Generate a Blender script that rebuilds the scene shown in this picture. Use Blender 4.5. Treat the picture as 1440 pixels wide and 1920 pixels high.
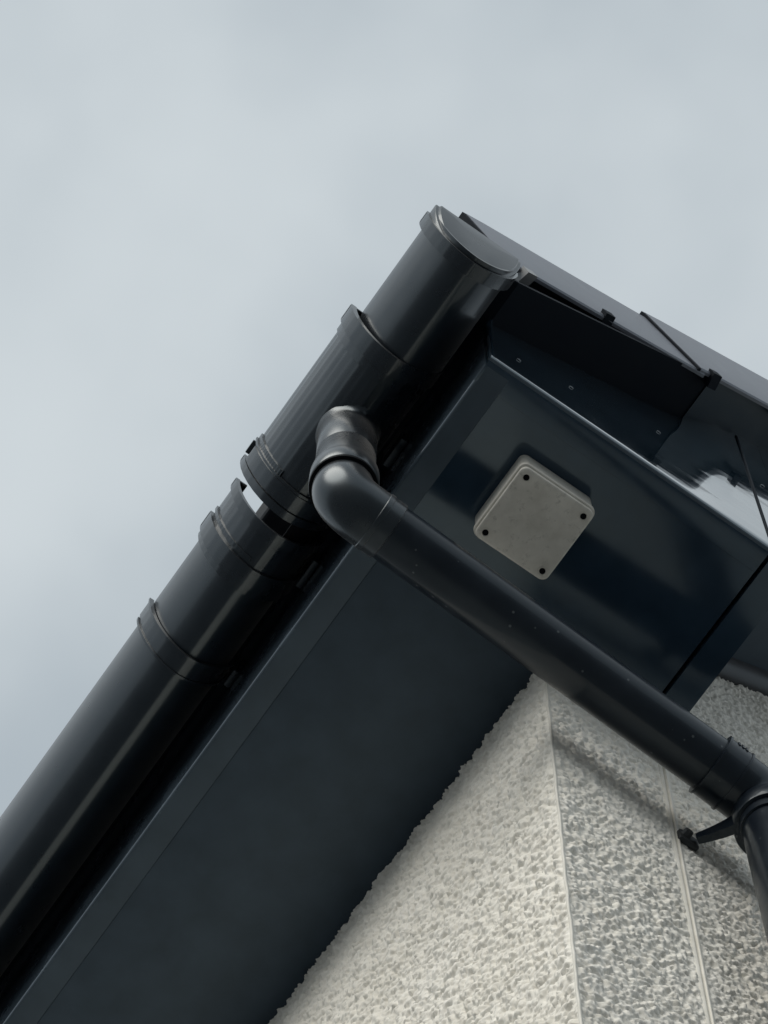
import bpy, bmesh, math, random
import numpy as np
from mathutils import Vector, Matrix

for o in list(bpy.data.objects):
    bpy.data.objects.remove(o, do_unlink=True)
scene = bpy.context.scene
COL = scene.collection
rad = math.radians

# ------------------------------------------------------------------ camera
cam_data = bpy.data.cameras.new('camera')
cam = bpy.data.objects.new('camera', cam_data)
COL.objects.link(cam)
cam_data.sensor_fit = 'HORIZONTAL'
cam_data.sensor_width = 36.0
cam_data.lens = 160.0
cam_data.clip_start = 0.05
cam_data.clip_end = 3000.0
cam.location = (0.98118, -0.86187, -3.73648)
cam.rotation_euler = (rad(163.357), rad(-0.631), rad(55.008))
scene.camera = cam

# ------------------------------------------------------------------ light
SUN_DIR = Vector((0.36, -0.78, 0.48)).normalized()      # towards the sun
world = bpy.data.worlds.new('World')
scene.world = world
world.use_nodes = True
nt = world.node_tree
nt.nodes.clear()
n_out = nt.nodes.new('ShaderNodeOutputWorld')
n_bg = nt.nodes.new('ShaderNodeBackground')
n_bg.inputs['Strength'].default_value = 0.1
n_sky = nt.nodes.new('ShaderNodeTexSky')
n_sky.sky_type = 'NISHITA'
n_sky.sun_disc = False
n_sky.sun_elevation = math.asin(SUN_DIR.z)
n_sky.sun_rotation = math.atan2(SUN_DIR.x, SUN_DIR.y)
n_tc = nt.nodes.new('ShaderNodeTexCoord')
n_n1 = nt.nodes.new('ShaderNodeTexNoise')
n_n1.inputs['Scale'].default_value = 4.6
n_n1.inputs['Detail'].default_value = 4.5
n_n1.inputs['Roughness'].default_value = 0.5
n_rmp = nt.nodes.new('ShaderNodeValToRGB')              # thin even overcast
n_rmp.color_ramp.interpolation = 'EASE'
n_rmp.color_ramp.elements[0].position = 0.30
n_rmp.color_ramp.elements[0].color = (0.440, 0.502, 0.548, 1)
n_rmp.color_ramp.elements[1].position = 0.70
n_rmp.color_ramp.elements[1].color = (0.650, 0.708, 0.738, 1)
n_gain = nt.nodes.new('ShaderNodeMix')
n_gain.data_type = 'RGBA'; n_gain.blend_type = 'MULTIPLY'
n_gain.inputs[0].default_value = 1.0
n_gain.inputs[7].default_value = (10.0, 10.0, 10.0, 1)
n_mix = nt.nodes.new('ShaderNodeMix')
n_mix.data_type = 'RGBA'
n_mix.inputs[0].default_value = 0.94
nt.links.new(n_tc.outputs['Generated'], n_n1.inputs['Vector'])
nt.links.new(n_n1.outputs['Fac'], n_rmp.inputs['Fac'])
nt.links.new(n_rmp.outputs['Color'], n_gain.inputs[6])
nt.links.new(n_sky.outputs['Color'], n_mix.inputs[6])
nt.links.new(n_gain.outputs[2], n_mix.inputs[7])
nt.links.new(n_mix.outputs[2], n_bg.inputs['Color'])
nt.links.new(n_bg.outputs[0], n_out.inputs['Surface'])

sun_data = bpy.data.lights.new('sun', 'SUN')
sun_data.energy = 2.25
sun_data.angle = rad(46)
sun_data.color = (1.0, 0.955, 0.88)
sun = bpy.data.objects.new('sun', sun_data)
COL.objects.link(sun)
sun.rotation_euler = (-SUN_DIR).to_track_quat('-Z', 'Y').to_euler()
sun.location = (3, -6, 8)

scene.view_settings.view_transform = 'Standard'
scene.view_settings.look = 'None'
scene.view_settings.exposure = 0.0
scene.view_settings.gamma = 1.0
scene.view_settings.use_curve_mapping = False
scene.render.engine = 'CYCLES'
scene.cycles.max_bounces = 8
scene.cycles.use_denoising = True

# ------------------------------------------------------------------ materials
def new_mat(name):
    m = bpy.data.materials.new(name)
    m.use_nodes = True
    t = m.node_tree
    t.nodes.clear()
    out = t.nodes.new('ShaderNodeOutputMaterial')
    b = t.nodes.new('ShaderNodeBsdfPrincipled')
    t.links.new(b.outputs[0], out.inputs['Surface'])
    return m, t, b

def coords(t, scale=(1, 1, 1)):
    tc = t.nodes.new('ShaderNodeTexCoord')
    mp = t.nodes.new('ShaderNodeMapping')
    mp.inputs['Scale'].default_value = scale
    t.links.new(tc.outputs['Object'], mp.inputs['Vector'])
    return mp.outputs['Vector']

def noise(t, vec, scale, detail=4, rough=0.55):
    n = t.nodes.new('ShaderNodeTexNoise')
    n.inputs['Scale'].default_value = scale
    n.inputs['Detail'].default_value = detail
    n.inputs['Roughness'].default_value = rough
    t.links.new(vec, n.inputs['Vector'])
    return n.outputs['Fac']

def ramp(t, fac, p0, c0, p1, c1):
    r = t.nodes.new('ShaderNodeValToRGB')
    r.color_ramp.elements[0].position = p0
    r.color_ramp.elements[1].position = p1
    r.color_ramp.elements[0].color = c0 if len(c0) == 4 else (*c0, 1)
    r.color_ramp.elements[1].color = c1 if len(c1) == 4 else (*c1, 1)
    t.links.new(fac, r.inputs['Fac'])
    return r.outputs['Color']

def rng(t, fac, a, b, c, d):
    r = t.nodes.new('ShaderNodeMapRange')
    for k, v in zip((1, 2, 3, 4), (a, b, c, d)):
        r.inputs[k].default_value = v
    t.links.new(fac, r.inputs[0])
    return r.outputs[0]

def mixc(t, fac, a, b):
    m = t.nodes.new('ShaderNodeMix')
    m.data_type = 'RGBA'
    if isinstance(fac, float):
        m.inputs[0].default_value = fac
    else:
        t.links.new(fac, m.inputs[0])
    for i, v in ((6, a), (7, b)):
        if isinstance(v, tuple):
            m.inputs[i].default_value = (*v, 1)
        else:
            t.links.new(v, m.inputs[i])
    return m.outputs[2]

def bump(t, b, h, strength, dist):
    n = t.nodes.new('ShaderNodeBump')
    n.inputs['Strength'].default_value = strength
    n.inputs['Distance'].default_value = dist
    t.links.new(h, n.inputs['Height'])
    t.links.new(n.outputs[0], b.inputs['Normal'])

def plastic(name, col, rough, rvar=0.06, dust=0.0, dustcol=(0.16, 0.16, 0.15), wave=0.0, wscale=(3, 3, 3), ior=1.5, specks=0.0, coat=0.0, spec=0.5, sheen=0.0, crough=0.05):
    m, t, b = new_mat(name)
    v = coords(t)
    n1 = noise(t, v, 22, 5)
    n2 = noise(t, v, 160, 3)
    c = ramp(t, n1, 0.3, tuple(x * 0.85 for x in col), 0.75, tuple(x * 1.2 for x in col))
    if dust:
        f = rng(t, n1, 0.42, 0.75, 0.0, dust)
        c = mixc(t, f, c, dustcol)
    if specks:
        vo = t.nodes.new('ShaderNodeTexVoronoi')
        vo.inputs['Scale'].default_value = 60
        t.links.new(v, vo.inputs['Vector'])
        f = rng(t, vo.outputs['Distance'], 0.07, 0.11, specks, 0.0)
        c = mixc(t, f, c, dustcol)
    t.links.new(c, b.inputs['Base Color'])
    t.links.new(rng(t, n1, 0.3, 0.75, rough - rvar * 0.5, rough + rvar), b.inputs['Roughness'])
    b.inputs['IOR'].default_value = ior
    b.inputs['Specular IOR Level'].default_value = spec
    b.inputs['Specular Tint'].default_value = (0.74, 0.90, 1.0, 1)
    if sheen:
        b.inputs['Sheen Weight'].default_value = sheen
        b.inputs['Sheen Roughness'].default_value = 0.35
    if coat:
        b.inputs['Coat Weight'].default_value = coat
        b.inputs['Coat Roughness'].default_value = crough
    if wave:
        w = noise(t, coords(t, wscale), 1.0, 2, 0.4)
        bump(t, b, w, 1.0, wave)
    return m

M = {}
M['gutter'] = plastic('gutter plastic', (0.0030, 0.0056, 0.0100), 0.29, 0.05, dust=0.06, dustcol=(0.06, 0.06, 0.058), wave=0.0004, wscale=(4, 16, 16), ior=1.52, coat=0.30, sheen=0.12, crough=0.07)
M['fitting'] = plastic('fitting plastic', (0.0032, 0.0058, 0.0100), 0.27, 0.06, dust=0.07, dustcol=(0.08, 0.08, 0.078), wave=0.0005, wscale=(10, 45, 45), ior=1.48, coat=0.40, sheen=0.06, crough=0.07)
M['gloss'] = plastic('glossy moulded plastic', (0.0050, 0.0075, 0.0110), 0.27, 0.06, dust=0.03, dustcol=(0.08, 0.08, 0.078), ior=1.55, coat=0.35, sheen=0.10, crough=0.26)
M['pipe'] = plastic('pipe plastic', (0.0030, 0.0060, 0.0115), 0.34, 0.10, dust=0.05, dustcol=(0.09, 0.10, 0.105), specks=0.85, ior=1.5, coat=0.25, spec=0.35)
M['rubber'] = plastic('black rubber', (0.003, 0.003, 0.004), 0.7, spec=0.1)
M['fascia'] = plastic('fascia plastic', (0.012, 0.025, 0.038), 0.06, 0.04, dust=0.05, dustcol=(0.05, 0.055, 0.06), wave=0.0011, wscale=(1.5, 2.8, 19), ior=1.8, coat=1.0, crough=0.02)
M['fascia_worn'] = plastic('weathered fascia plastic', (0.038, 0.053, 0.069), 0.22, 0.10, ior=1.7, coat=0.8, crough=0.12, wave=0.0002, wscale=(6, 6, 40))
M['soffit'] = plastic('soffit plastic', (0.048, 0.066, 0.086), 0.46, 0.04, spec=0.30)
def scuffs(m):
    # a few dull smudges and hairline scratches on the sheet
    t = m.node_tree
    b = next(n for n in t.nodes if n.type == 'BSDF_PRINCIPLED')
    src = b.inputs['Base Color'].links[0].from_socket
    f1 = rng(t, noise(t, coords(t, (5, 9, 9)), 1.0, 6, 0.65), 0.62, 0.69, 0.0, 0.55)
    c = mixc(t, f1, src, (0.018, 0.025, 0.033))
    f2 = rng(t, noise(t, coords(t, (3, 120, 120)), 1.0, 3, 0.6), 0.70, 0.78, 0.0, 0.25)
    c = mixc(t, f2, c, (0.085, 0.095, 0.105))
    f3 = rng(t, noise(t, coords(t, (1.5, 2.5, 2.5)), 1.0, 3, 0.5), 0.35, 0.7, 0.0, 0.15)
    c = mixc(t, f3, c, (0.030, 0.041, 0.052))
    t.links.new(c, b.inputs['Base Color'])
scuffs(M['soffit'])
M['panel'] = plastic('box end plastic', (0.017, 0.032, 0.052), 0.10, 0.03)
M['cap'] = plastic('verge plastic', (0.15, 0.16, 0.19), 0.42, 0.10, dust=0.3, dustcol=(0.20, 0.20, 0.21))
M['undercloak'] = plastic('undercloak board', (0.014, 0.024, 0.034), 0.45, 0.1)
M['trim'] = plastic('soffit trim', (0.045, 0.043, 0.046), 0.4, 0.1)
M['seal'] = plastic('dark sealant', (0.003, 0.005, 0.010), 0.7, spec=0.2)
M['tile'] = plastic('roof tile', (0.050, 0.052, 0.058), 0.75, 0.1, dust=0.5, dustcol=(0.10, 0.10, 0.095))
M['metal'] = plastic('dark metal', (0.02, 0.018, 0.017), 0.5)
M['pin'] = plastic('pin head', (0.02, 0.026, 0.034), 0.18)
M['clip'] = plastic('grey clip', (0.28, 0.285, 0.29), 0.4)

# junction box: warm grey moulded plastic, speckled with weathering
m, t, b = new_mat('box plastic')
v = coords(t)
c = ramp(t, noise(t, v, 35, 6, 0.7), 0.28, (0.54, 0.525, 0.475), 0.66, (0.66, 0.645, 0.59))
f = rng(t, noise(t, v, 95, 5, 0.75), 0.56, 0.70, 0.0, 0.55)
c = mixc(t, f, c, (0.24, 0.235, 0.21))
f = rng(t, noise(t, v, 22, 5, 0.7), 0.50, 0.68, 0.0, 0.35)
c = mixc(t, f, c, (0.40, 0.385, 0.33))
t.links.new(c, b.inputs['Base Color'])
b.inputs['Roughness'].default_value = 0.38
M['box'] = m

# cream roughcast render
m, t, b = new_mat('roughcast render')
v = coords(t)
c = ramp(t, noise(t, v, 7, 5), 0.3, (0.77, 0.745, 0.675), 0.7, (0.85, 0.83, 0.77))
f = rng(t, noise(t, v, 55, 4, 0.7), 0.60, 0.80, 0.0, 0.35)
c = mixc(t, f, c, (0.50, 0.46, 0.38))
vo = t.nodes.new('ShaderNodeTexVoronoi')
vo.inputs['Scale'].default_value = 105
t.links.new(v, vo.inputs['Vector'])
sx = t.nodes.new('ShaderNodeSeparateColor')
t.links.new(vo.outputs['Color'], sx.inputs[0])
c = mixc(t, rng(t, sx.outputs[0], 0.0, 1.0, 0.0, 0.30), c, (0.60, 0.575, 0.51))
t.links.new(c, b.inputs['Base Color'])
b.inputs['Roughness'].default_value = 0.9
bump(t, b, noise(t, v, 700, 3, 0.6), 0.35, 0.0006)
M['render'] = m
m, t, b = new_mat('bead plastic')
v = coords(t)
t.links.new(ramp(t, noise(t, v, 30, 5), 0.3, (0.62, 0.60, 0.53), 0.7, (0.74, 0.72, 0.66)), b.inputs['Base Color'])
b.inputs['Roughness'].default_value = 0.6
M['bead'] = m

# paved ground
m, t, b = new_mat('concrete ground')
v = coords(t)
t.links.new(ramp(t, noise(t, v, 1.3, 8, 0.6), 0.3, (0.10, 0.105, 0.11), 0.7, (0.145, 0.15, 0.155)), b.inputs['Base Color'])
b.inputs['Roughness'].default_value = 0.9
bump(t, b, noise(t, v, 60, 4), 0.4, 0.004)
M['ground'] = m

# ------------------------------------------------------------------ helpers
def link(name, mesh, mat, parent=None):
    o = bpy.data.objects.new(name, mesh)
    if mat is not None and len(mesh.materials) == 0:
        mesh.materials.append(mat)
    COL.objects.link(o)
    if parent is not None:
        o.parent = parent
    return o

def from_bm(name, bm, mat, parent=None, smooth=35):
    bmesh.ops.recalc_face_normals(bm, faces=bm.faces)
    me = bpy.data.meshes.new(name)
    bm.to_mesh(me)
    bm.free()
    if smooth:
        for p in me.polygons:
            p.use_smooth = True
        me.set_sharp_from_angle(angle=rad(smooth))
    return link(name, me, mat, parent)

def empty(name, loc, label, cat, group=None):
    o = bpy.data.objects.new(name, None)
    o.empty_display_size = 0.05
    COL.objects.link(o)
    # parts are written in world coordinates; the parent stays unscaled and its inverse is stored
    o['anchor'] = loc
    o['label'] = label
    o['category'] = cat
    if group:
        o['group'] = group
    return o

def loft(bm, rings, closed=True, caps=True):
    vr = [[bm.verts.new(p) for p in r] for r in rings]
    n = len(vr[0])
    for a, b_ in zip(vr[:-1], vr[1:]):
        for i in range(n if closed else n - 1):
            j = (i + 1) % n
            bm.faces.new((a[i], a[j], b_[j], b_[i]))
    if caps and closed:
        bm.faces.new(vr[0][::-1])
        bm.faces.new(vr[-1])
    return vr

def box(bm, a, b_, bev=0.0, seg=2):
    x0, y0, z0 = a
    x1, y1, z1 = b_
    vs = [bm.verts.new(p) for p in ((x0, y0, z0), (x1, y0, z0), (x1, y1, z0), (x0, y1, z0),
                                    (x0, y0, z1), (x1, y0, z1), (x1, y1, z1), (x0, y1, z1))]
    fs = [(0, 3, 2, 1), (4, 5, 6, 7), (0, 1, 5, 4), (1, 2, 6, 5), (2, 3, 7, 6), (3, 0, 4, 7)]
    faces = [bm.faces.new([vs[i] for i in f]) for f in fs]
    if bev:
        es = list({e for f in faces for e in f.edges})
        bmesh.ops.bevel(bm, geom=es, offset=bev, segments=seg, affect='EDGES', profile=0.5)

def prism_yz(bm, poly, x0, x1, bev=0.0):
    """polygon of (y, z) pushed from x0 to x1"""
    r0 = [(x0, y, z) for y, z in poly]
    r1 = [(x1, y, z) for y, z in poly]
    vr = loft(bm, [r0, r1])
    if bev:
        es = list({e for r in vr for v in r for e in v.link_edges})
        bmesh.ops.bevel(bm, geom=es, offset=bev, segments=2, affect='EDGES', profile=0.5)

def prism_xy(bm, poly, z0, z1):
    loft(bm, [[(x, y, z0) for x, y in poly], [(x, y, z1) for x, y in poly]])

def tube(bm, pts, radii, seg=40, caps=True):
    pts = [Vector(p) for p in pts]
    n = len(pts)
    tang = []
    for i in range(n):
        d = Vector((0, 0, 0))
        if i > 0:
            d += (pts[i] - pts[i - 1]).normalized() if (pts[i] - pts[i - 1]).length > 1e-7 else Vector()
        if i < n - 1:
            d += (pts[i + 1] - pts[i]).normalized() if (pts[i + 1] - pts[i]).length > 1e-7 else Vector()
        tang.append(d.normalized())
    ref = Vector((1, 0, 0)) if abs(tang[0].x) < 0.9 else Vector((0, 1, 0))
    u = (ref - tang[0] * ref.dot(tang[0])).normalized()
    rings = []
    for i in range(n):
        u = (u - tang[i] * u.dot(tang[i])).normalized()
        w = tang[i].cross(u)
        r = radii[i]
        rings.append([pts[i] + (u * math.cos(2 * math.pi * k / seg) + w * math.sin(2 * math.pi * k / seg)) * r for k in range(seg)])
    loft(bm, rings, caps=caps)

def bend_path(p0, corner, p1, r, n=14):
    """straight, round bend of radius r at the corner, straight"""
    p0, c, p1 = Vector(p0), Vector(corner), Vector(p1)
    d0 = (p0 - c).normalized()
    d1 = (p1 - c).normalized()
    ang = d0.angle(d1)
    l = r / math.tan(ang / 2)
    a, b_ = c + d0 * l, c + d1 * l
    ctr = c + (d0 + d1).normalized() * (r / math.sin(ang / 2))
    va, vb = a - ctr, b_ - ctr
    tot = va.angle(vb)
    out = [p0]
    for i in range(n + 1):
        q = i / n
        out.append(ctr + (va * math.sin((1 - q) * tot) + vb * math.sin(q * tot)) / math.sin(tot))
    out.append(p1)
    return out

def trough(bm, x0, x1, axis, r, th=0.003, seg=40, lip=0.0, a0=0.0, a1=180.0, nx=2, wob=0.0):
    """half-round gutter wall of outer radius r; axis = (y, z) of the centre of the lip line"""
    cy, cz = axis
    def pt(a, rr):
        ca, sa = math.cos(a), math.sin(a)
        e = 2 / SUPER
        return (cy + rr * math.copysign(abs(ca) ** e, ca), cz + (rr + DEEP) * math.copysign(abs(sa) ** e, sa))
    prof = []
    for i in range(seg + 1):
        a = rad(180 + a0 + (a1 - a0) * i / seg)
        prof.append(pt(a, r + (wob * math.sin(i * 2.1) if 0 < i < seg else 0)))
    inner = []
    for i in range(seg + 1):
        a = rad(180 + a0 + (a1 - a0) * (seg - i) / seg)
        inner.append(pt(a, r - th))
    if lip:
        prof = [(cy - r - lip * 0.1, cz + lip)] + prof + [(cy + r, cz + lip)]
        inner = [(cy + r - th, cz + lip)] + inner + [(cy - r + th, cz + lip)]
    poly = prof + inner
    rings = []
    for k in range(nx):
        x = x0 + (x1 - x0) * k / (nx - 1)
        rings.append([(x, y, z) for y, z in poly])
    loft(bm, rings)

SUPER = 1.80                                 # its sides are flatter and its bottom tighter
DEEP = 0.0430                                # the gutter is deeper than a half circle
# ------------------------------------------------------------------ setting: ground
GZ = -5.30
bm = bmesh.new()
vs = [bm.verts.new(p) for p in ((-400, -400, GZ), (400, -400, GZ), (400, 400, GZ), (-400, 400, GZ))]
bm.faces.new(vs)
g = from_bm('ground', bm, M['ground'], smooth=0)
g['kind'] = 'structure'
g['label'] = 'grey tarmac yard below the house'

# ------------------------------------------------------------------ house
TP = 0.781                                   # tangent of the roof pitch
def z_under(y): return 0.386 + TP * y        # underside of the roof boards at the verge
def z_soff(y): return 0.234 + TP * y         # sloping gable soffit
FY = -0.2615                                 # face of eaves fascia
FX = 0.2625                                  # face of gable fascia
BY = 0.173                                   # end of the box end
XL = -3.2                                    # how far the house is built along the eaves
YL = 3.2                                     # ridge line
house = empty('house', (0, 0, GZ), 'cream roughcast house corner with black plastic eaves and box end', 'house')

# --- roughcast walls, real relief on a fine grid near the corner
rs = np.random.RandomState(7)
def rough_field(nu, nv, d):
    """height field 0..1 with rounded stones and crevices, d = grid step in metres"""
    w = rs.standard_normal((nu, nv))
    F = np.fft.rfft2(w)
    ku = np.fft.fftfreq(nu, d)[:, None]
    kv = np.fft.rfftfreq(nv, d)[None, :]
    k = np.sqrt(ku ** 2 + kv ** 2)
    def band(l, width):
        k0 = 1.0 / l
        h = np.fft.irfft2(F * np.exp(-((k - k0) / (k0 * width)) ** 2), (nu, nv))
        return h / h.std()
    a = band(0.0165, 0.50)
    F = np.fft.rfft2(rs.standard_normal((nu, nv)))
    c = band(0.0092, 0.5)
    F = np.fft.rfft2(rs.standard_normal((nu, nv)))
    e = band(0.06, 0.7)
    F = np.fft.rfft2(rs.standard_normal((nu, nv)))
    f = band(0.0054, 0.4)
    F = np.fft.rfft2(rs.standard_normal((nu, nv)))
    g = band(0.035, 0.6)
    h = 0.62 * a + (0.50 + 0.18 * g) * c + 0.30 * f
    h = np.where(h > 0, np.tanh(h * 0.9), 1.25 * np.tanh(h * 0.85)) + 0.10 * e
    # separate stones thrown into the coat: rounded lumps of mixed size
    uu = (np.arange(nu) * d)[:, None] + 0.0014 * c
    vv = (np.arange(nv) * d)[None, :] + 0.0014 * f
    for cell, hi, keep in ((0.0130, 0.85, 0.55), (0.0085, 0.55, 0.6)):
        ncu, ncv = int(nu * d / cell) + 4, int(nv * d / cell) + 4
        ju, jv, jr = rs.rand(ncu, ncv), rs.rand(ncu, ncv), rs.rand(ncu, ncv)
        on = rs.rand(ncu, ncv) < keep
        iu = np.clip((uu / cell).astype(int), 0, ncu - 3)
        iv = np.clip((vv / cell).astype(int), 0, ncv - 3)
        best = np.zeros_like(h)
        for du in (-1, 0, 1):
            for dv in (-1, 0, 1):
                a_, b_ = np.clip(iu + du, 0, ncu - 1), np.clip(iv + dv, 0, ncv - 1)
                r_ = cell * (0.38 + 0.34 * jr[a_, b_])
                dist = ((uu - (a_ + ju[a_, b_]) * cell) ** 2 + (vv - (b_ + jv[a_, b_]) * cell) ** 2) / r_ ** 2
                best = np.maximum(best, np.where(on[a_, b_], np.clip(1 - dist, 0, 1) ** 0.8 * (0.55 + 0.6 * jr[a_, b_]), 0))
        h = h * 0.90 + hi * best
    h = h - h.mean()
    return h

def relief_wall(name, axis, u0, u1, z0, z1, d, amp, fade_lines, clampz, coarse):
    """axis 'y': wall at y=0 spanning x=u, facing -y; axis 'x': wall at x=0 spanning y=u, facing +x"""
    nu = int(round((u1 - u0) / d)) + 1
    nv = int(round((z1 - z0) / d)) + 1
    U = np.linspace(u0, u1, nu)
    Z = np.linspace(z0, z1, nv)
    h = rough_field(nu, nv, d)
    UU, ZZ = np.meshgrid(U, Z, indexing='ij')
    # smooth out towards beads and the outer borders
    fade = np.ones_like(h)
    for uc, half in fade_lines:
        fade *= np.clip((np.abs(UU - uc) - half) / 0.006, 0, 1)
    for edge in ((ZZ - z0), ):
        fade *= np.clip(edge / 0.03, 0, 1)
    off = amp * fade * h
    if clampz is not None:
        top = clampz(UU)
        ZZ = np.minimum(ZZ, top)
    co = np.empty((nu, nv, 3))
    if axis == 'y':
        co[..., 0] = UU; co[..., 1] = -off; co[..., 2] = ZZ
    else:
        co[..., 0] = off; co[..., 1] = UU; co[..., 2] = ZZ
    idx = np.arange(nu * nv).reshape(nu, nv)
    q = np.stack([idx[:-1, :-1], idx[1:, :-1], idx[1:, 1:], idx[:-1, 1:]], -1).reshape(-1, 4)
    verts = co.reshape(-1, 3)
    # plain rest of the wall
    cv, cf = [], []
    base = len(verts)
    for (a0, a1, b0, b1) in coarse:
        k = base + len(cv)
        for u, z in ((a0, b0), (a1, b0), (a1, b1), (a0, b1)):
            cv.append((u, 0, z) if axis == 'y' else (0, u, z))
        cf.append((k, k + 1, k + 2, k + 3))
    if cv:
        verts = np.vstack([verts, np.array(cv)])
        q = np.vstack([q, np.array(cf)])
    me = bpy.data.meshes.new(name)
    me.vertices.add(len(verts))
    me.vertices.foreach_set('co', verts.ravel().astype(np.float32))
    me.loops.add(q.size)
    me.loops.foreach_set('vertex_index', q.ravel().astype(np.int32))
    me.polygons.add(len(q))
    me.polygons.foreach_set('loop_start', np.arange(0, q.size, 4, dtype=np.int32))
    me.polygons.foreach_set('loop_total', np.full(len(q), 4, dtype=np.int32))
    me.polygons.foreach_set('use_smooth', np.ones(len(q), dtype=bool))
    me.update()
    me.validate()
    return link(name, me, M['render'], house)

BEAD_Y = 0.163
AMP = 0.0033
w1 = relief_wall('wall', 'y', -0.80, 0.0, -1.20, 0.004, 0.0016, AMP, [(0.0, 0.0005)], None,
                 [(XL, -0.80, GZ, 0.004), (-0.80, 0.0, GZ, -1.20)])
w1['label'] = 'brighter roughcast wall under the long eaves soffit'
w2 = relief_wall('wall', 'x', 0.0, 0.62, -1.20, 0.74, 0.0016, AMP * 0.80, [(0.0, 0.0005), (BEAD_Y, 0.0045)],
                 lambda u: z_under(u) - 0.03,
                 [(0.0, 0.62, GZ, -1.20), (0.62, 6.4, GZ, 0.70)])
w2['label'] = 'greyer roughcast gable wall behind the downpipe'
# the gable above the plain part
bm = bmesh.new()
bm.faces.new([bm.verts.new(p) for p in ((0, 0.62, 0.70), (0, 6.4, 0.70), (0, 6.4, 0.75), (0, YL, z_under(YL) - 0.03), (0, 0.62, z_under(0.62) - 0.03))])
from_bm('wall_panel', bm, M['render'], house, smooth=0)

# corner bead: thin rounded nosing just proud of the render
bm = bmesh.new()
prof = [(-0.0022, 0.0004), (-0.0010, -0.0012), (0.0006, -0.0020), (0.0018, -0.0016), (0.0022, -0.0004), (0.0016, 0.0010), (0.0002, 0.0024), (-0.0025, 0.0024)]
rings = []
rr = random.Random(5)
zz = 0.0
while zz > -1.6:
    j = rr.uniform(-0.00035, 0.00035)
    rings.append([(x * (1 + j * 120) + j, y + j, zz) for x, y in prof])
    zz -= 0.025
rings.append([(x, y, GZ) for x, y in prof])
loft(bm, rings)
from_bm('corner_bead', bm, M['bead'], w2, smooth=60)
# movement bead down the gable
bm = bmesh.new()
prof = [(-0.0062, -0.004), (-0.0062, 0.0004), (-0.0040, 0.0022), (-0.0030, 0.0022), (-0.0024, 0.0006), (-0.0018, -0.0022), (-0.0006, -0.0022),
        (0.0002, 0.0022), (0.0008, 0.0034), (0.0022, 0.0034), (0.0030, 0.0016), (0.0060, 0.0008), (0.0066, -0.004)]
rings = []
for zz in (-0.0, -0.3, -0.6, -0.9, -1.2, GZ):
    rings.append([(x, BEAD_Y + y, zz) for y, x in prof])
loft(bm, rings)
from_bm('movement_bead', bm, M['bead'], w2, smooth=50)

# --- eaves soffit board and box end panel (both look down at z = 0)
bm = bmesh.new()
box(bm, (XL, -0.2282, 0.0), (-0.0015, 0.010, 0.010), 0.0010)
soff = from_bm('soffit_board', bm, M['soffit'], house)
bm = bmesh.new()
prism_xy(bm, [(0.0, -0.2282), (0.2285, -0.2282), (0.2285, 0.1335), (0.0, 0.1335)], 0.0, 0.010)
boxp = from_bm('box_end_panel', bm, M['panel'], house)
boxp['label'] = 'glossy flat panel under the box end carrying the grey box'
# trim strip along the far side of the box end, its closing plate above
bm = bmesh.new()
prism_xy(bm, [(0.0, 0.1380), (0.2520, 0.1380), (0.2520, BY), (0.0, BY)], -0.004, 0.008)
from_bm('edge_trim', bm, M['panel'], house)
bm = bmesh.new()
prism_yz(bm, [(BY - 0.006, 0.008), (BY, 0.008), (BY, z_soff(BY) + 0.02), (BY - 0.006, z_soff(BY) + 0.02)], 0.0, 0.250)
from_bm('closing_plate', bm, M['soffit'], house)

# --- eaves fascia: upright board with rounded nose and a foot turned under
def l_profile(face, foot, top, r=0.005, th=0.009, inv=1):
    p = [(face, top), (face, r)]
    for i in range(1, 7):
        a = math.pi / 2 * i / 6
        p.append((face + inv * (r - r * math.cos(a)), r - r * math.sin(a)))
    p += [(foot, 0.0), (foot, th), (face + inv * th, th), (face + inv * th, top)]
    return p
bm = bmesh.new()
pr = l_profile(FY, -0.2285, 0.215)
nx = 60
rings = []
for k in range(nx + 1):
    x = XL + (FX - 0.012 - XL) * k / nx
    rings.append([(x, y, z - 0.0012) for y, z in pr])
loft(bm, rings)
fas = from_bm('fascia_board', bm, M['fascia_worn'], house, smooth=30)
fas['label'] = 'long eaves fascia behind the gutter'

# unseen skirt added between fascia top and gutter to block sun on the fascia
bm = bmesh.new()
prism_yz(bm, [(-0.250, 0.262), (-0.292, 0.168), (-0.296, 0.150), (-0.298, 0.150), (-0.294, 0.169), (-0.252, 0.266)], XL, 0.300)
from_bm('sun_block_tray', bm, M['seal'], house)

def foot_material(o, m):
    # the foot turned under the board is the same sheet as the soffit
    o.data.materials.append(m)
    for p in o.data.polygons:
        if p.normal.z < -0.93:
            p.material_index = 1
foot_material(fas, M['soffit'])
# --- gable end board (box end face), a bowed plastic sheet with a rounded bottom edge
def gable_board(name, y0, y1, bottom, top, foot=True, bow=True, ny=60, nz=40):
    bm = bmesh.new()
    r = 0.0075
    rings = []
    for i in range(ny + 1):
        y = y0 + (y1 - y0) * i / ny
        zb, zt = bottom(y), top(y)
        ring = []
        tilt = 0.0
        if bow:
            s = min(max((y - 0.02) / 0.085, 0), 1); s = s * s * (3 - 2 * s)
            tilt = 0.030 * (1 - s)
        def face_x(h):
            return FX - tilt * h
        for k in range(nz + 1):
            h = r + (zt - zb - r) * (1 - k / nz)
            ring.append((face_x(h), y, zb + h))
        for k in range(1, 6):
            a = math.pi / 2 * k / 5
            ring.append((FX - (r - r * math.cos(a)), y, zb + r - r * math.sin(a)))
        fx = 0.2288 if foot else FX - 0.012
        ring += [(fx, y, zb), (fx, y, zb + 0.009), (FX - 0.022, y, zb + 0.009), (FX - 0.022, y, zt)]
        rings.append(ring)
    loft(bm, rings)
    return from_bm(name, bm, M['fascia'], house, smooth=30)
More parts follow.
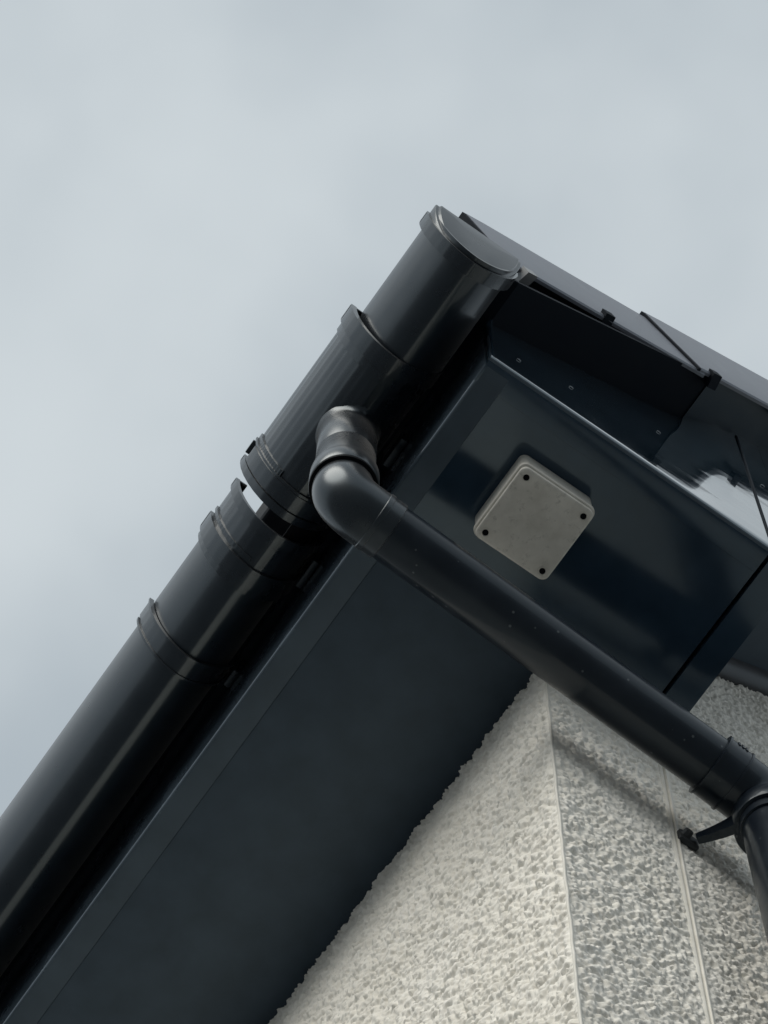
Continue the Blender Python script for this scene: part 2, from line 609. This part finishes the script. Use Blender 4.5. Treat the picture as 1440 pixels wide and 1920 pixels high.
gb = gable_board('gable_fascia', FY + 0.0005, 0.1335, lambda y: -0.001, lambda y: z_under(y) + 0.004)
gb['label'] = 'face board of the box end catching a pale sky reflection'
foot_material(gb, M['panel'])
gb2 = gable_board('barge_board', 0.1375, BY, lambda y: -0.001, lambda y: z_under(y) + 0.004, foot=False, bow=False, ny=6)
gb3 = gable_board('barge_board', BY + 0.0005, YL, lambda y: z_soff(y) - 0.006, lambda y: z_under(y) + 0.004, foot=False, bow=False, ny=40, nz=4)
# dark joint between the boards
bm = bmesh.new()
box(bm, (FX - 0.02, 0.1337, 0.001), (FX + 0.0016, 0.1373, z_under(0.135) - 0.002), 0.0008)
from_bm('joint_strip', bm, M['seal'], house)
# mitre strip at the nose where both fascias meet
bm = bmesh.new()
tube(bm, [(FX - 0.0050, FY + 0.0046, 0.006), (FX - 0.0050, FY + 0.0046, 0.10), (FX - 0.005, FY + 0.0042, 0.19)], [0.0052, 0.0052, 0.0052], 16)
from_bm('corner_joint', bm, M['fascia'], house)

# sloping gable soffit and the trim where it meets the wall
bm = bmesh.new()
prism_yz(bm, [(BY, z_soff(BY)), (YL, z_soff(YL)), (YL, z_soff(YL) + 0.01), (BY, z_soff(BY) + 0.01)], 0.0, FX - 0.012)
from_bm('soffit_board', bm, M['soffit'], house)
bm = bmesh.new()
tr = []
for i in range(7):
    a = math.pi / 2 * i / 6
    tr.append((0.003 + 0.020 * math.cos(a), -0.030 * math.sin(a)))
rings = []
for y in (BY + 0.004, 0.5, 1.2, YL):
    rings.append([(x, y, z_soff(y) + dz - 0.004) for x, dz in tr] + [(-0.004, y, z_soff(y) - 0.034), (-0.004, y, z_soff(y) + 0.004), (0.023, y, z_soff(y) + 0.004)])
loft(bm, rings)
from_bm('wall_trim', bm, M['trim'], house)

# pin heads that hold the fascias
pin_me = None
def pin(loc, axis):
    global pin_me
    if pin_me is None:
        bmp = bmesh.new()
        bmesh.ops.create_uvsphere(bmp, u_segments=12, v_segments=6, radius=0.0032)
        pin_me = bpy.data.meshes.new('pin')
        bmp.to_mesh(pin_me); bmp.free()
        for p in pin_me.polygons: p.use_smooth = True
        pin_me.materials.append(M['pin'])
    o = bpy.data.objects.new('pin', pin_me)
    COL.objects.link(o)
    o.location = loc
    o.scale = (0.4, 1, 1) if axis == 'x' else (1, 0.4, 1)
    o.parent = house
for y, z in ((-0.2188, 0.0867), (-0.1403, 0.1400), (-0.003, 0.240)):
    pin((FX - 0.03 * z + 0.0004, y, z), 'x')
pin((FX + 0.0006, 0.155, 0.30), 'x')
x = 0.2234
for x in (0.2234, 0.1374, -0.20, -0.50, -0.85, -1.3):
    pin((x, FY - 0.0004, 0.064), 'y')

# --- roof: verge undercloak, tiles, verge caps
CX = 0.322                                    # outer face of the verge caps
bm = bmesh.new()
prism_yz(bm, [(0.052, z_under(0.052) + 0.004), (YL, z_under(YL) + 0.004), (YL, z_under(YL) + 0.016), (0.052, z_under(0.052) + 0.016)], 0.20, CX - 0.004)
from_bm('undercloak_board', bm, M['undercloak'], house)
bm = bmesh.new()
prism_yz(bm, [(-0.300, z_under(-0.255) + 0.004), (-0.255, z_under(-0.255) + 0.006), (0.0515, z_under(0.0515) + 0.006), (0.0515, z_under(0.0515) + 0.014), (-0.255, z_under(-0.255) + 0.014), (-0.300, z_under(-0.255) + 0.012)], 0.20, CX - 0.006)
from_bm('undercloak_board', bm, M['seal'], house)

# course lines along the slope: (y, z) of the top face at each course's lower edge
course = [(-0.331, 0.352), (-0.048, 0.517)]
for k in range(1, 10):
    y, z = course[-1]
    course.append((y + 0.327 * math.cos(math.atan(0.72 if k == 1 else TP)), z + 0.327 * math.sin(math.atan(0.72 if k == 1 else TP))))

# tiles: flat interlocking concrete tiles, rounded nose
def tile_mesh():
    bmt = bmesh.new()
    box(bmt, (0.0, 0.0, -0.022), (0.296, 0.40, 0.0), 0.004)
    bmesh.ops.recalc_face_normals(bmt, faces=bmt.faces)
    me = bpy.data.meshes.new('roof_tile'); bmt.to_mesh(me); bmt.free()
    me.materials.append(M['tile'])
    return me
tm = tile_mesh()
for r in range(len(course) - 1):
    y0, z0 = course[r]
    y1, z1 = course[r + 1]
    # nose of each tile rests on the one below: lay it a little flatter than the slope
    ang = math.atan2(z1 - z0, y1 - y0) - 0.055
    for c in range(10):
        o = bpy.data.objects.new('roof_tile', tm)
        COL.objects.link(o)
        o.location = (CX - 0.012 - 0.298 * (c + 1) - (0.149 if r % 2 and c else 0), y0, z0 - 0.006)
        o.rotation_euler = (ang, 0, 0)
        o.parent = house
# underlay that closes the roof below the tiles and the far slope
bm = bmesh.new()
prism_yz(bm, [(-0.25, z_under(-0.25) + 0.040), (YL, z_under(YL) + 0.012), (6.6, 0.40), (6.6, 0.38), (YL, z_under(YL)), (-0.25, z_under(-0.25) + 0.036)], XL, 0.198)
from_bm('roof_underlay', bm, M['seal'], house)

# verge caps: side face, bottom return, top flange, open nose; each laps over the one below
def verge_cap(k):
    y0, z0 = course[k]
    y1, z1 = course[k + 1]
    d = Vector((0, y1 - y0, z1 - z0)); L = d.length; d.normalize()
    nrm = Vector((0, -d.z, d.y))
    base = Vector((0, y0, z0)) + nrm * 0.010
    hgt = 0.142 if k else 0.132
    L += 0.022
    xo = CX
    drop = 0.010 if k else 0.0                # tail slides under the next cap
    # outer section (x, n): n along slope normal
    sec = [(xo - 0.070, 0.0), (xo - 0.006, 0.0), (xo - 0.0018, -0.0018), (xo, -0.006), (xo, -hgt + 0.003), (xo - 0.002, -hgt), (xo - 0.006, -hgt),
           (xo - 0.006, -hgt + 0.003), (xo - 0.004, -hgt + 0.004), (xo - 0.004, -0.008), (xo - 0.007, -0.004), (xo - 0.070, -0.004)]
    bm = bmesh.new()
    rings = []
    for s, q in ((0.0, 0.0), (0.03, 0.0), (L * 0.5, 0.5), (L, 1.0)):
        o = base + d * s - nrm * (0.011 * q)
        rings.append([Vector((x - 0.0035 * q, 0, 0)) + o + nrm * n_ for x, n_ in sec])
    loft(bm, rings)
    # end rim that stiffens the nose
    rim = [(xo - 0.004, -0.004), (xo + 0.0022, -0.004), (xo + 0.0022, -hgt + 0.001), (xo - 0.004, -hgt + 0.001)]
    r0 = [Vector((x, 0, 0)) + base + nrm * n_ for x, n_ in rim]
    r1 = [Vector((x, 0, 0)) + base + d * 0.007 + nrm * n_ for x, n_ in rim]
    return from_bm('verge_cap', bm, M['cap'], house, smooth=30), base, d, nrm, hgt
for k in range(len(course) - 2):
    cap, base, d, nrm, hgt = verge_cap(k)
    # near-black plate that paints the shaded gap at the cap's nose
    bm = bmesh.new()
    a = base - d * 0.0 + nrm * -0.004
    c0 = Vector((CX - 0.010, 0, 0)) + base - d * 0.0055 - nrm * 0.002
    loft(bm, [[Vector((CX - 0.011, 0, 0)) + base - d * 0.005 - nrm * 0.004, Vector((CX - 0.0006, 0, 0)) + base - d * 0.005 - nrm * 0.004,
               Vector((CX - 0.0006, 0, 0)) + base - d * 0.005 - nrm * hgt, Vector((CX - 0.011, 0, 0)) + base - d * 0.005 - nrm * hgt],
              [Vector((CX - 0.011, 0, 0)) + base - nrm * 0.004, Vector((CX - 0.0006, 0, 0)) + base - nrm * 0.004,
               Vector((CX - 0.0006, 0, 0)) + base - nrm * hgt, Vector((CX - 0.011, 0, 0)) + base - nrm * hgt]])
    o = from_bm('cap_end_shade', bm, M['seal'], cap, smooth=0)
    # small fixing clips under the edge
    for s, dark in ((0.02, k > 0), (0.165, True)):
        bm = bmesh.new()
        p = base + d * s - nrm * (hgt + 0.002)
        rings = []
        for q in (0.0, 0.016):
            rings.append([Vector((xx, 0, 0)) + p + d * q + nrm * nn for xx, nn in ((CX - 0.016, 0.004), (CX + 0.003, 0.010 if dark else 0.004), (CX + 0.003, -0.002 if dark else -0.012), (CX - 0.016, -0.006))])
        loft(bm, rings)
        from_bm('verge_clip', bm, M['seal'] if dark else M['clip'], house)

# ------------------------------------------------------------------ gutters
AX = (-0.3320, 0.158)                          # gutter axis (y, z of the lip line)
GR = 0.0575
gl = empty('gutter', (-1.6, AX[0], AX[1] - GR), 'long black half-round gutter with clips and an open coupling at its upper end', 'gutter')
bm = bmesh.new()
trough(bm, XL, -0.122, AX, GR, 0.0028, 48, lip=0.002, nx=30)
from_bm('gutter_length', bm, M['gutter'], gl)
# open coupling
bm = bmesh.new()
trough(bm, -0.134, -0.072, AX, GR + 0.0035, 0.0035, 48, lip=0.003, nx=4, wob=0.00035)
cp = from_bm('coupling', bm, M['fitting'], gl)
def strap(x0, x1, r, th, parent, name='strap', axis=AX, lip=0.004, mat='fitting', hook=True, a0=0, a1=180, wob=0.0002):
    bm = bmesh.new()
    trough(bm, x0, x1, axis, r, th, 48, lip=lip, nx=2, wob=wob, a0=a0, a1=a1)
    if hook:   # lip clip folded over the front edge
        box(bm, (x0 + 0.001, axis[0] - r - 0.0006, axis[1] + lip - 0.002), (x1 - 0.001, axis[0] - r + 0.016, axis[1] + lip + 0.0025), 0.0008)
    return from_bm(name, bm, M[mat], parent)
strap(-0.0765, -0.0640, GR + 0.0068, 0.0050, cp)
strap(-0.1390, -0.1155, GR + 0.0085, 0.0060, cp)
strap(-0.1480, -0.1392, GR + 0.0050, 0.0035, cp, hook=False)
strap(-0.1110, -0.1060, GR + 0.0058, 0.0040, cp, hook=False, a0=0, a1=80)
# inner tongue of the coupling, left standing behind the gap
bm = bmesh.new()
trough(bm, -0.090, -0.030, AX, GR - 0.0015, 0.0030, 40, lip=0.0, a0=100, a1=180)
from_bm('tongue', bm, M['rubber'], cp)
# bracket that clips the gutter, its back on the fascia
def bracket(x, parent):
    b = strap(x - 0.011, x + 0.011, GR + 0.0052, 0.0042, parent, 'bracket', hook=False)
    bm = bmesh.new()
    trough(bm, x + 0.0112, x + 0.0142, AX, GR + 0.0074, 0.0060, 40, lip=0.003)
    from_bm('rib', bm, M['fitting'], b)
    bm = bmesh.new()
    trough(bm, x - 0.0142, x - 0.0112, AX, GR + 0.0074, 0.0060, 40, lip=-0.006, a0=8, a1=150)
    from_bm('rib', bm, M['fitting'], b)
    bm = bmesh.new()
    box(bm, (x - 0.012, AX[0] + GR + 0.004, AX[1] - 0.045), (x + 0.012, FY - 0.0004, AX[1] + 0.012), 0.002)
    from_bm('back_plate', bm, M['fitting'], b)
for x in (-0.262, -1.15, -2.05):
    bracket(x, gl)
# coupling back plate and web
bm = bmesh.new()
box(bm, (-0.122, AX[0] + GR + 0.004, AX[1] - 0.045), (-0.082, FY - 0.0004, AX[1] + 0.010), 0.002)
from_bm('back_plate', bm, M['fitting'], cp)

g2 = empty('gutter', (0.15, AX[0], AX[1] - GR), 'short black gutter end with outlet spout and stop end at the roof corner', 'gutter')
bm = bmesh.new()
trough(bm, 0.168, 0.336, AX, GR, 0.0028, 48, lip=0.002, nx=4)
from_bm('gutter_length', bm, M['gutter'], g2)
# running outlet
AX2 = (AX[0] - 0.007, AX[1])
OX, OY = 0.0770, -0.3310
bm = bmesh.new()
trough(bm, -0.036, 0.182, AX2, GR + 0.0035, 0.0035, 56, lip=0.003, nx=4, wob=0.0004)
ou = from_bm('running_outlet', bm, M['fitting'], g2)
strap(-0.0160, -0.0135 + 0.012, GR + 0.0058, 0.0040, ou, axis=AX2, hook=False, a0=0, a1=60)
strap(-0.0445, -0.0345, GR + 0.0080, 0.0060, ou, axis=AX2)
strap(-0.0320, -0.0120, GR + 0.0096, 0.0070, ou, axis=AX2, a0=14, lip=0.0)
strap(-0.0120, -0.0085, GR + 0.0080, 0.0060, ou, axis=AX2)
strap(0.1660, 0.1885, GR + 0.0088, 0.0070, ou, axis=AX2)
strap(0.1535, 0.1655, GR + 0.0055, 0.0030, ou, axis=AX2, hook=False)
# spout with flared saddle, lathe round a vertical axis
def lathe(bm, cx, cy, prof, seg=56, closed=False):
    rings = []
    for r, z in prof:
        rings.append([(cx + r * math.cos(2 * math.pi * k / seg), cy + r * math.sin(2 * math.pi * k / seg), z) for k in range(seg)])
    loft(bm, rings, caps=False)
bm = bmesh.new()
prof = [(0.0343, 0.030), (0.0343, -0.0345), (0.0338, -0.0355), (0.0338, -0.0375), (0.0343, -0.0385), (0.0343, -0.1080), (0.0362, -0.1090), (0.0385, -0.1100), (0.0390, -0.1115), (0.0390, -0.1480), (0.0380, -0.1495), (0.0330, -0.1495), (0.0330, 0.08)]
seg = 64
R3 = GR + 0.0035
def gutter_z(y):                                       # underside of the outlet body at y
    q = min(abs(y - AX2[0]) / R3, 0.999)
    return AX2[1] - (R3 + DEEP) * (1 - q ** SUPER) ** (1 / SUPER)
rings = []
for i in range(11):                                    # saddle: concave sweep from the gutter into the tube
    a = math.pi / 2 * i / 10
    r = 0.0343 + 0.0125 * (1 - math.sin(a))
    ring = []
    for k in range(seg):
        w = 2 * math.pi * k / seg
        y = OY + r * math.sin(w)
        top = gutter_z(OY + 0.0468 * math.sin(w)) + 0.001
        f = 1 - math.cos(a)
        ring.append((OX + r * math.cos(w), y, top * (1 - f) + (min(top, 0.062) - 0.014) * f))
    rings.append(ring)
for r, z in prof:
    rings.append([(OX + r * math.cos(2 * math.pi * k / seg), OY + r * math.sin(2 * math.pi * k / seg), z) for k in range(seg)])
loft(bm, rings, caps=False)
from_bm('spout', bm, M['gloss'], ou, smooth=50)
bm = bmesh.new()
box(bm, (0.060, AX2[0] + GR + 0.010, AX[1] - 0.045), (0.100, FY - 0.0004, AX[1] + 0.010), 0.002)
from_bm('back_plate', bm, M['fitting'], ou)
# stop end: strap and a slightly bulged D-shaped face
bm = bmesh.new()
seg = 48
R1 = GR + 0.0034
def d_pt(a):
    ca, sa = math.cos(a), math.sin(a)
    return (AX[0] + R1 * math.copysign(abs(ca) ** (2 / SUPER), ca), AX[1] + (R1 + DEEP) * math.copysign(abs(sa) ** (2 / SUPER), sa))
loop = [(AX[0] - R1, AX[1] + 0.006)] + [d_pt(math.pi + math.pi * i / seg) for i in range(seg + 1)] + [(AX[0] + R1, AX[1] + 0.006)]
rings = []
cy, cz = AX[0], AX[1] - 0.040
for x, s in ((0.318, 1.0), (0.3405, 1.0), (0.3420, 0.985), (0.3425, 0.93), (0.3455, 0.90), (0.3480, 0.6), (0.3488, 0.3)):
    rings.append([(x + (-0.015 * max(0, min(1, (AX[1] + 0.006 - (cz + (z - cz) * s)) / 0.09)) if x > 0.33 else 0.0), cy + (y - cy) * s, cz + (z - cz) * s) for y, z in loop])
vr = loft(bm, rings, caps=False)
bm.faces.new(vr[-1])
se = from_bm('stop_end', bm, M['gutter'], g2, smooth=40)
strap(0.3130, 0.3300, GR + 0.0068, 0.0050, se)
# ------------------------------------------------------------------ downpipe (offset across the corner and down the gable)
dp = empty('downpipe', (0.07, 0.237, GZ), 'black round downpipe crossing the box end and dropping down the gable wall', 'downpipe')
P1 = Vector((OX, OY, -0.1900))
P2 = Vector((0.0735, 0.162, -0.2430))
P3 = Vector((0.072, 0.2375, -0.2555))
dirn = (P2 - P1).normalized()
PR = 0.0328
# upper bend
path = bend_path((OX, OY, -0.1515), P1, P1 + dirn * 0.072, 0.030, 18)
bm = bmesh.new()
rad_l = []
for i, p in enumerate(path):
    rad_l.append(0.0345)
# socket end at the top of the bend: lip, collar, body
q0 = Vector((OX, OY, 0))
pts = [Vector((OX, OY, z)) for z in (-0.1560, -0.1565)] + path[1:]
rl = [0.0330, 0.0345] + [0.0345] * len(path[1:])
# trailing socket
e0 = P1 + dirn * 0.040
pts = pts[:-1] + [e0, e0 + dirn * 0.0008, e0 + dirn * 0.0065, e0 + dirn * 0.0072, e0 + dirn * 0.022, e0 + dirn * 0.0228]
rl = rl[:len(pts) - 6] + [0.0345, 0.0356, 0.0356, 0.0347, 0.0347, 0.0332]
tube(bm, pts, rl, 56)
ub = from_bm('pipe_bend', bm, M['gloss'], dp, smooth=40)
ub['label'] = 'upper bend catching the light under the outlet'
bm = bmesh.new()
lathe(bm, OX, OY, [(0.033, -0.1490), (0.0387, -0.1497), (0.0383, -0.1545), (0.033, -0.1560)])  # black seal, widened so its colour also paints the shadow gap under the collar
from_bm('seal_and_shadow_ring', bm, M['rubber'], ub, smooth=30)
# offset pipe
bm = bmesh.new()
a, b_ = e0 + dirn * 0.020, P2 + dirn * 0.01
n = 10
tube(bm, [a.lerp(b_, i / n) for i in range(n + 1)], [PR] * (n + 1), 56)
from_bm('offset_pipe', bm, M['pipe'], dp)
# lower bend with ridged socket
s0 = P2
d2 = (P3 - P2).normalized()
low = bend_path(s0, P3, (0.0715, 0.2375, -0.330), 0.036, 16)
pts = [s0 - d2 * 0.0012, s0 - d2 * 0.001, s0 + d2 * 0.0018, s0 + d2 * 0.002, s0 + d2 * 0.0290, s0 + d2 * 0.0292, s0 + d2 * 0.0318, s0 + d2 * 0.032]
rl = [0.0335, 0.0384, 0.0384, 0.0368, 0.0366, 0.0380, 0.0380, 0.0356]
pts += [p for p in low[1:] if (Vector(p) - s0).dot(d2) > 0.034]
rl += [0.0356] * (len(pts) - len(rl))
bm = bmesh.new()
tube(bm, pts, rl, 56)
lb = from_bm('pipe_bend', bm, M['pipe'], dp, smooth=40)
# small moulded lugs on the socket
bm = bmesh.new()
for k in range(3):
    c = s0 + d2 * (0.012 + 0.005 * k) + Vector((0.037, 0, 0.003))
    box(bm, tuple(c - Vector((0.002, 0.0015, 0.004))), tuple(c + Vector((0.001, 0.0015, 0.004))), 0.0005)
from_bm('lug', bm, M['pipe'], lb)
# straight pipe down the wall
bm = bmesh.new()
zs = [-0.315, -0.36, -1.0, -2.0, -3.5, GZ + 0.12]
tube(bm, [(0.0715, 0.2375, z) for z in zs], [PR] * len(zs), 56)
from_bm('pipe_length', bm, M['pipe'], dp)
# clip round the pipe with an arm to the wall
CZ = -0.300
bm = bmesh.new()
lathe(bm, 0.0715, 0.2375, [(0.0345, CZ - 0.014), (0.0400, CZ - 0.014), (0.0410, CZ - 0.012), (0.0410, CZ + 0.012), (0.0400, CZ + 0.014), (0.0345, CZ + 0.014), (0.0345, CZ - 0.014)])
cl = from_bm('pipe_clip', bm, M['pipe'], dp, smooth=40)
def arm(y1, y0s):
    bm = bmesh.new()
    pa = Vector((0.058, y0s, CZ)); pb = Vector((0.012, y1, CZ - 0.004))
    rings = []
    for i in range(9):
        q = i / 8
        c = pa.lerp(pb, q)
        c.y += 0.002 * math.sin(math.pi * q)
        hw = 0.015 * (1 - q) + 0.0065 * q
        tw = 0.0060 * (1 - q) + 0.0040 * q
        dd = (pb - pa).normalized()
        sd = Vector((-dd.y, dd.x, 0))
        rings.append([c + sd * tw + Vector((0, 0, hw)), c - sd * tw + Vector((0, 0, hw)), c - sd * tw - Vector((0, 0, hw)), c + sd * tw - Vector((0, 0, hw))])
    vr = loft(bm, rings)
    es = [e for e in bm.edges if abs(e.calc_face_angle(0)) > 1.0]
    bmesh.ops.bevel(bm, geom=es, offset=0.0014, segments=2, affect='EDGES')
    return from_bm('arm', bm, M['pipe'], cl, smooth=40)
arm(0.183, 0.212)
arm(0.292, 0.263)
for y in (0.179, 0.296):
    bm = bmesh.new()
    box(bm, (0.0005, y - 0.016, CZ - 0.015), (0.0085, y + 0.010, CZ + 0.009), 0.003, 2)
    bmesh.ops.create_cone(bm, cap_ends=True, segments=8, radius1=0.0068, radius2=0.0052, depth=0.008,
                          matrix=Matrix.Translation((0.011, y - 0.008, CZ - 0.003)) @ Matrix.Rotation(rad(90), 4, 'Y'))
    from_bm('foot', bm, M['metal'], cl, smooth=40)

# ------------------------------------------------------------------ junction box under the box end
jb = empty('junction_box', (0.142, -0.117, 0.0), 'square grey plastic junction box screwed under the black box end', 'junction box')
def rrect(cx, cy, hx, hy, r, n=8):
    p = []
    for sx, sy, a0 in ((1, 1, 0), (-1, 1, 90), (-1, -1, 180), (1, -1, 270)):
        for i in range(n + 1):
            a = rad(a0 + 90 * i / n)
            p.append((cx + sx * (hx - r) + r * math.cos(a), cy + sy * (hy - r) + r * math.sin(a)))
    return p
JC = (0.1420, -0.1172)
def rstack(bm, levels):
    rings = []
    for h, r, z in levels:
        rings.append([(x, y, z) for x, y in rrect(JC[0], JC[1], h, h, r)])
    loft(bm, rings)
bm = bmesh.new()
rstack(bm, [(0.0498, 0.0085, -0.0003), (0.0502, 0.0088, -0.0375), (0.0512, 0.0094, -0.0385), (0.0518, 0.0098, -0.0400), (0.0518, 0.0098, -0.0425), (0.0512, 0.0094, -0.0440), (0.0502, 0.0088, -0.0446), (0.0470, 0.0070, -0.0446)])
from_bm('box_base', bm, M['box'], jb, smooth=30)
bm = bmesh.new()
rstack(bm, [(0.0488, 0.0078, -0.0440), (0.0488, 0.0078, -0.0500), (0.0497, 0.0085, -0.0506), (0.0500, 0.0088, -0.0522), (0.0494, 0.0084, -0.0540), (0.0480, 0.0076, -0.0551), (0.0468, 0.0068, -0.0553)])
lid = from_bm('lid', bm, M['box'], jb, smooth=30)
for sx in (-1, 1):
    for sy in (-1, 1):
        bm = bmesh.new()
        cx, cy = JC[0] + sx * 0.0395, JC[1] + sy * 0.0395
        # raised rim of the screw well and the dark sunken screw
        lathe(bm, cx, cy, [(0.0054, -0.0550), (0.0052, -0.0560), (0.0042, -0.0560), (0.0040, -0.0545)], 20)
        s = from_bm('screw_well', bm, M['box'], lid, smooth=30)
        bm = bmesh.new()
        bmesh.ops.create_cone(bm, cap_ends=True, segments=18, radius1=0.0036, radius2=0.0036, depth=0.0008, matrix=Matrix.Translation((cx, cy, -0.0552)))
        from_bm('screw', bm, M['rubber'], lid, smooth=0)

# ------------------------------------------------------------------ put every empty at the base of its thing
bpy.context.view_layer.update()
for o in list(COL.objects):
    if o.type == 'EMPTY' and 'anchor' in o:
        loc = Vector(o['anchor'])
        o.location = loc
        for c in o.children:
            c.matrix_parent_inverse = Matrix.Translation(-loc)
        del o['anchor']
